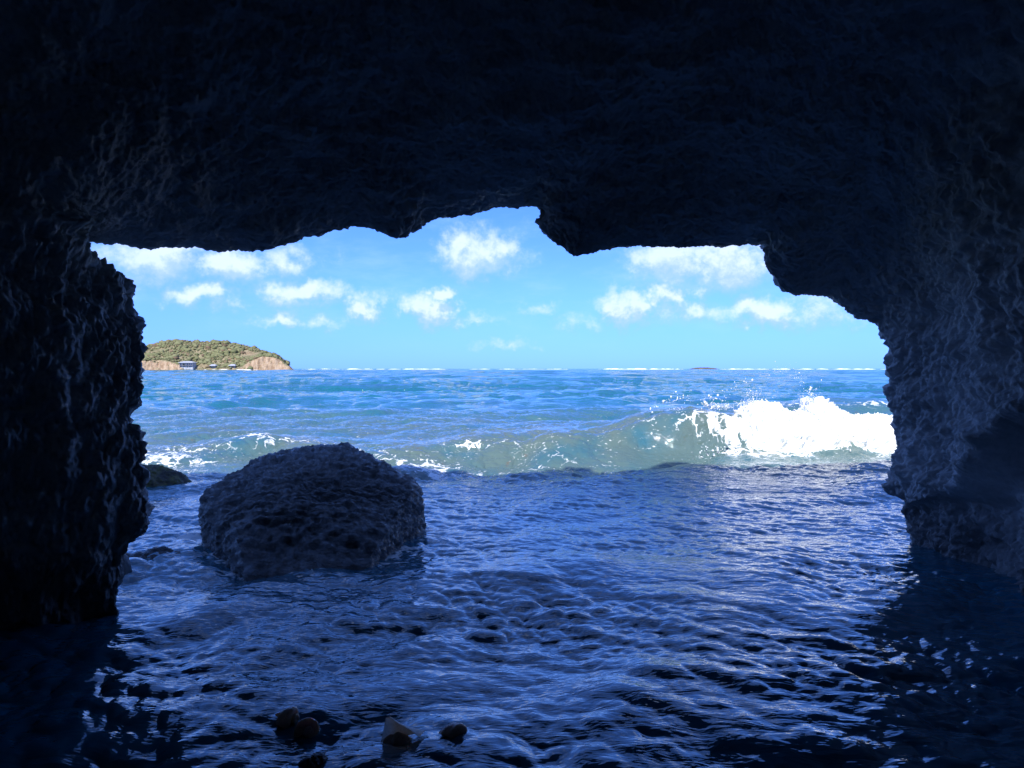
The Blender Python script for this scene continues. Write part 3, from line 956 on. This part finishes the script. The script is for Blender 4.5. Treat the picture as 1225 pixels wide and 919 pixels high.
def island_material():
    m, T, b = new_mat('island_ground')
    geo = T.node('ShaderNodeNewGeometry')
    pos = geo.outputs['Position']
    nz = T.node('ShaderNodeSeparateXYZ', {0: geo.outputs['Normal']}).outputs[2]
    scrub = T.mix(T.ss(T.noise(pos, .12, 6, .6), .35, .65), (.16, .16, .08), (.34, .28, .17))
    scrub = T.mix(T.ss(T.noise(pos, .05, 4, .6), .50, .66), scrub, (.30, .22, .13))
    rock = T.mix(T.ss(T.noise(T.vm('MULTIPLY', pos, (1, 1, .45)), .35, 7, .65), .3, .7), (.26, .17, .10), (.48, .36, .24))
    steep = T.m('SUBTRACT', 1.0, T.ss(T.m('ADD', nz, T.m('MULTIPLY', T.m('SUBTRACT', T.noise(pos, .2, 5), .5), .35)), .60, .80))
    col = T.mix(steep, scrub, rock)
    T.l.new(col, b.inputs['Base Color'])
    b.inputs['Roughness'].default_value = .95
    b.inputs['Specular IOR Level'].default_value = .1
    bp_ = T.node('ShaderNodeBump', {'Strength': .8, 'Distance': 1.5, 'Height': T.noise(pos, .5, 7, .65)})
    T.l.new(bp_.outputs[0], b.inputs['Normal'])
    return m


isl = mesh_obj('island', np.stack([Xi, Yi, Zi], -1).reshape(-1, 3), grid_faces(NX, NY), island_material(), loc=(0, ID - 8, 0))
if isl.data.polygons[5000].normal.z < 0: isl.data.flip_normals()
tag(isl, 'scrubby green island with tan cliffs on the horizon at left', 'island', kind='structure')

# low scrub trees over the slopes: each crown a handful of leaf clumps, one mass
gxs = np.gradient(Zi, axis=0) / (ix[1] - ix[0]); gys = np.gradient(Zi, axis=1) / np.maximum(np.gradient(iy)[None, :], .05)
slope = np.hypot(gxs, gys)
bare = fbm(np.stack([Xi * .03, Yi * .06, 0 * Xi + 21], -1).reshape(-1, 3), 3).reshape(NX, NY)
SP_, SS = [], []
tries = 0
xr_ = rng.integers(20, NX - 6, 26000); yr_ = rng.integers(4, 118, 26000)
cand = (slope[xr_, yr_] < .72) & (Zi[xr_, yr_] > 1.6) & (bare[xr_, yr_] < .02 + .22 * rng.random(26000))
xr_, yr_ = xr_[cand][:3400], yr_[cand][:3400]
SPt = np.stack([Xi[xr_, yr_] + rng.normal(0, .3, len(xr_)), Yi[xr_, yr_] + ID - 8, Zi[xr_, yr_] + .5], 1)
Ssz = (rng.gamma(2.2, .42, len(xr_)) * (1 + 1.2 * np.clip(fbm(SPt * .05, 3), -.5, 1))).clip(.3, 2.8)


def leaf_mat():
    m, T, b = new_mat('scrub_foliage')
    pos = T.node('ShaderNodeNewGeometry').outputs['Position']
    rnd = T.node('ShaderNodeNewGeometry').outputs['Random Per Island']
    col = T.mix(T.m('ADD', T.m('MULTIPLY', rnd, .7), T.m('MULTIPLY', T.noise(pos, .06, 3), .3)), (.125, .135, .060), (.24, .235, .120))
    col = T.mix(T.ss(rnd, .86, .95), col, (.17, .12, .075))
    T.l.new(col, b.inputs['Base Color']); b.inputs['Roughness'].default_value = .9
    b.inputs['Specular IOR Level'].default_value = .1
    return m


n = len(SPt); k = len(OV)
Vs = (OV[None] * (Ssz[:, None, None] * np.array([1.15, 1.15, .8])) * (1 + .35 * rng.normal(size=(n, k, 1)).clip(-1.2, 1.2)) + SPt[:, None, :]).reshape(-1, 3)
Fs = (OF[None] + (np.arange(n) * k)[:, None, None]).reshape(-1, 3)
sh = mesh_obj('scrub', Vs, Fs, leaf_mat(), smooth=False)
tag(sh, 'low green scrub covering the slopes of the far island', 'scrub', kind='stuff')


def box(cx, cy, cz, sx_, sy_, sz_):
    V = [(cx + a * sx_ / 2, cy + b_ * sy_ / 2, cz + c * sz_ / 2) for a in (-1, 1) for b_ in (-1, 1) for c in (-1, 1)]
    Fq = [(0, 1, 3, 2), (4, 6, 7, 5), (0, 4, 5, 1), (2, 3, 7, 6), (0, 2, 6, 4), (1, 5, 7, 3)]
    return V, Fq


def hip_roof(cx, cy, z0, sx_, sy_, h_, over=.5):
    a, b_ = sx_ / 2 + over, sy_ / 2 + over
    V = [(cx - a, cy - b_, z0), (cx + a, cy - b_, z0), (cx + a, cy + b_, z0), (cx - a, cy + b_, z0),
         (cx - a, cy - b_, z0 + .2), (cx + a, cy - b_, z0 + .2), (cx + a, cy + b_, z0 + .2), (cx - a, cy + b_, z0 + .2),
         (cx - a * .55, cy, z0 + h_), (cx + a * .55, cy, z0 + h_)]
    Fq = [(3, 2, 1, 0), (0, 1, 5, 4), (1, 2, 6, 5), (2, 3, 7, 6), (3, 0, 4, 7), (4, 5, 9, 8), (6, 7, 8, 9), (5, 6, 9), (7, 4, 8)]
    return V, Fq


M_wall = plain_mat('painted_wall', (.42, .45, .50), .8, .1, 1)
M_roof = plain_mat('pale_metal_roof', (.42, .43, .46), .45, .08, 1)
M_glass = plain_mat('dark_glass', (.03, .04, .05), .1, .1, 1, .5)
M_white = plain_mat('white_plaster', (.45, .45, .44), .8, .06, 1)
M_post = plain_mat('grey_timber', (.25, .24, .24), .8, .15, 1)


def house(label, px, y, base, sx_, sy_, hw, storeys, wallm, nwin):
    x = (px - 612.5) / F * y
    root = empty('shore_house', (x, y, base))
    tag(root, label, 'house')
    V, Fq = box(0, 0, hw / 2 - 1.5, sx_, sy_, hw + 3)
    mesh_obj('wall', V, Fq, wallm, root, smooth=False)
    V, Fq = hip_roof(0, -.6, hw + .003, sx_ + .6, sy_ + 2.2, 1.5)
    mesh_obj('roof', V, Fq, M_roof, root, smooth=False)
    for s_ in range(storeys):
        for i in range(nwin):
            wx = (i + .5) / nwin * sx_ - sx_ / 2
            zc = hw * (s_ + .5) / storeys
            if s_ == 0 and i == nwin // 2:
                V, Fq = box(wx, -sy_ / 2 - .02, 1.0, .95, .08, 2.0); mesh_obj('door', V, Fq, M_post, root, smooth=False)
            else:
                V, Fq = box(wx, -sy_ / 2 - .02, zc, 1.2, .06, 1.2); w_ = mesh_obj('window', V, Fq, M_white, root, smooth=False)
                V, Fq = box(wx, -sy_ / 2 - .06, zc, 1.0, .04, 1.0); mesh_obj('pane', V, Fq, M_glass, w_, smooth=False)
    if storeys > 1:
        V, Fq = box(0, -sy_ / 2 - .85, hw * .5, sx_ + .4, 1.6, .18); mesh_obj('veranda', V, Fq, M_post, root, smooth=False)
        for i in range(5):
            V, Fq = box(-sx_ / 2 + .1 + i * (sx_ - .2) / 4, -sy_ / 2 - 1.5, hw / 2 - .75, .22, .22, hw + 1.45)
            mesh_obj('post', V, Fq, M_post, root, smooth=False)
    return root


house('long pale-roofed house on posts above the shore of the far island', 225, ID + 4, 2.2, 12.0, 7.0, 4.6, 2, M_wall, 6)
house('small pale hut nearest the long house on the island shore', 256, ID + 6, 1.6, 4.2, 3.6, 2.4, 1, M_white, 3)
house('small pale hut farthest right along the island shore', 279, ID + 6, 1.7, 4.6, 3.6, 2.4, 1, M_white, 3)

# ------------------------------------------------------------------ surf on the far reef and the islet
def surf(name, label, pxa, pxb, d, h, seed, wid=4.0, kind='stuff'):
    n = max(40, int((pxb - pxa) * 3)); m_ = 9
    us = np.linspace(pxa, pxb, n)
    x = (us - 612.5) / F * d
    e = np.interp(np.linspace(0, 1, n), [0, .1, .9, 1], [0, 1, 1, 0])
    nn = fbm(np.stack([us * .07 + seed, 0 * us, 0 * us], 1), 4)
    hh_ = h * e * np.clip(.62 + 1.3 * nn, .18, 1.5)
    V = []
    for i in range(n):
        for j in range(m_):
            t_ = j / (m_ - 1) * math.pi
            V.append((x[i], d - math.cos(t_) * wid * (.5 + .5 * e[i]), math.sin(t_) * hh_[i] - .35))
    V = np.array(V)
    V[:, 2] += .12 * h * fbm(V * .25, 2)
    o = mesh_obj(name, V, grid_faces(n, m_), M_foam)
    return tag(o, label, 'surf', kind=kind)


surf('reef_surf', 'thin white surf on the reef right of the island', 352, 545, 1500, 1.7, 1)
surf('reef_surf', 'thin white surf on the reef in the middle of the horizon', 552, 690, 1600, 1.4, 5)
surf('reef_surf', 'brightest white surf line left of the low islet', 712, 822, 1450, 2.7, 9)
surf('reef_surf', 'white surf line right of the low islet', 848, 1075, 1450, 2.0, 14)
surf('shore_surf', 'white surf breaking at the foot of the far island', 238, 312, ID - 12, 1.5, 21, 2.5)

NXs, NYs = 120, 24
tx = np.linspace(0, 1, NXs); ty = np.linspace(-1, 1, NYs)
TX, TY = np.meshgrid(tx, ty, indexing='ij')
dI = 1500.0
xi_ = ((824 + TX * 36) - 612.5) / F * dI
prof_i = np.interp(TX, [0, .12, .3, .5, .7, .9, 1], [0, .55, .9, 1.0, .85, .5, 0]) * 4.2
zi_ = prof_i * (1 - TY ** 2) ** .6 * (1 + .5 * fbm(np.stack([xi_ * .12, TY * 2, 0 * TX], -1).reshape(-1, 3), 4).reshape(NXs, NYs)) - .3
M_islet = plain_mat('islet_rock', (.11, .10, .08), .95, .4, .3)
io = mesh_obj('islet', np.stack([xi_, dI + TY * 14, zi_], -1).reshape(-1, 3), grid_faces(NXs, NYs), M_islet)
if io.data.polygons[500].normal.z < 0: io.data.flip_normals()
tag(io, 'tiny low dark islet on the horizon', 'islet', kind='structure')
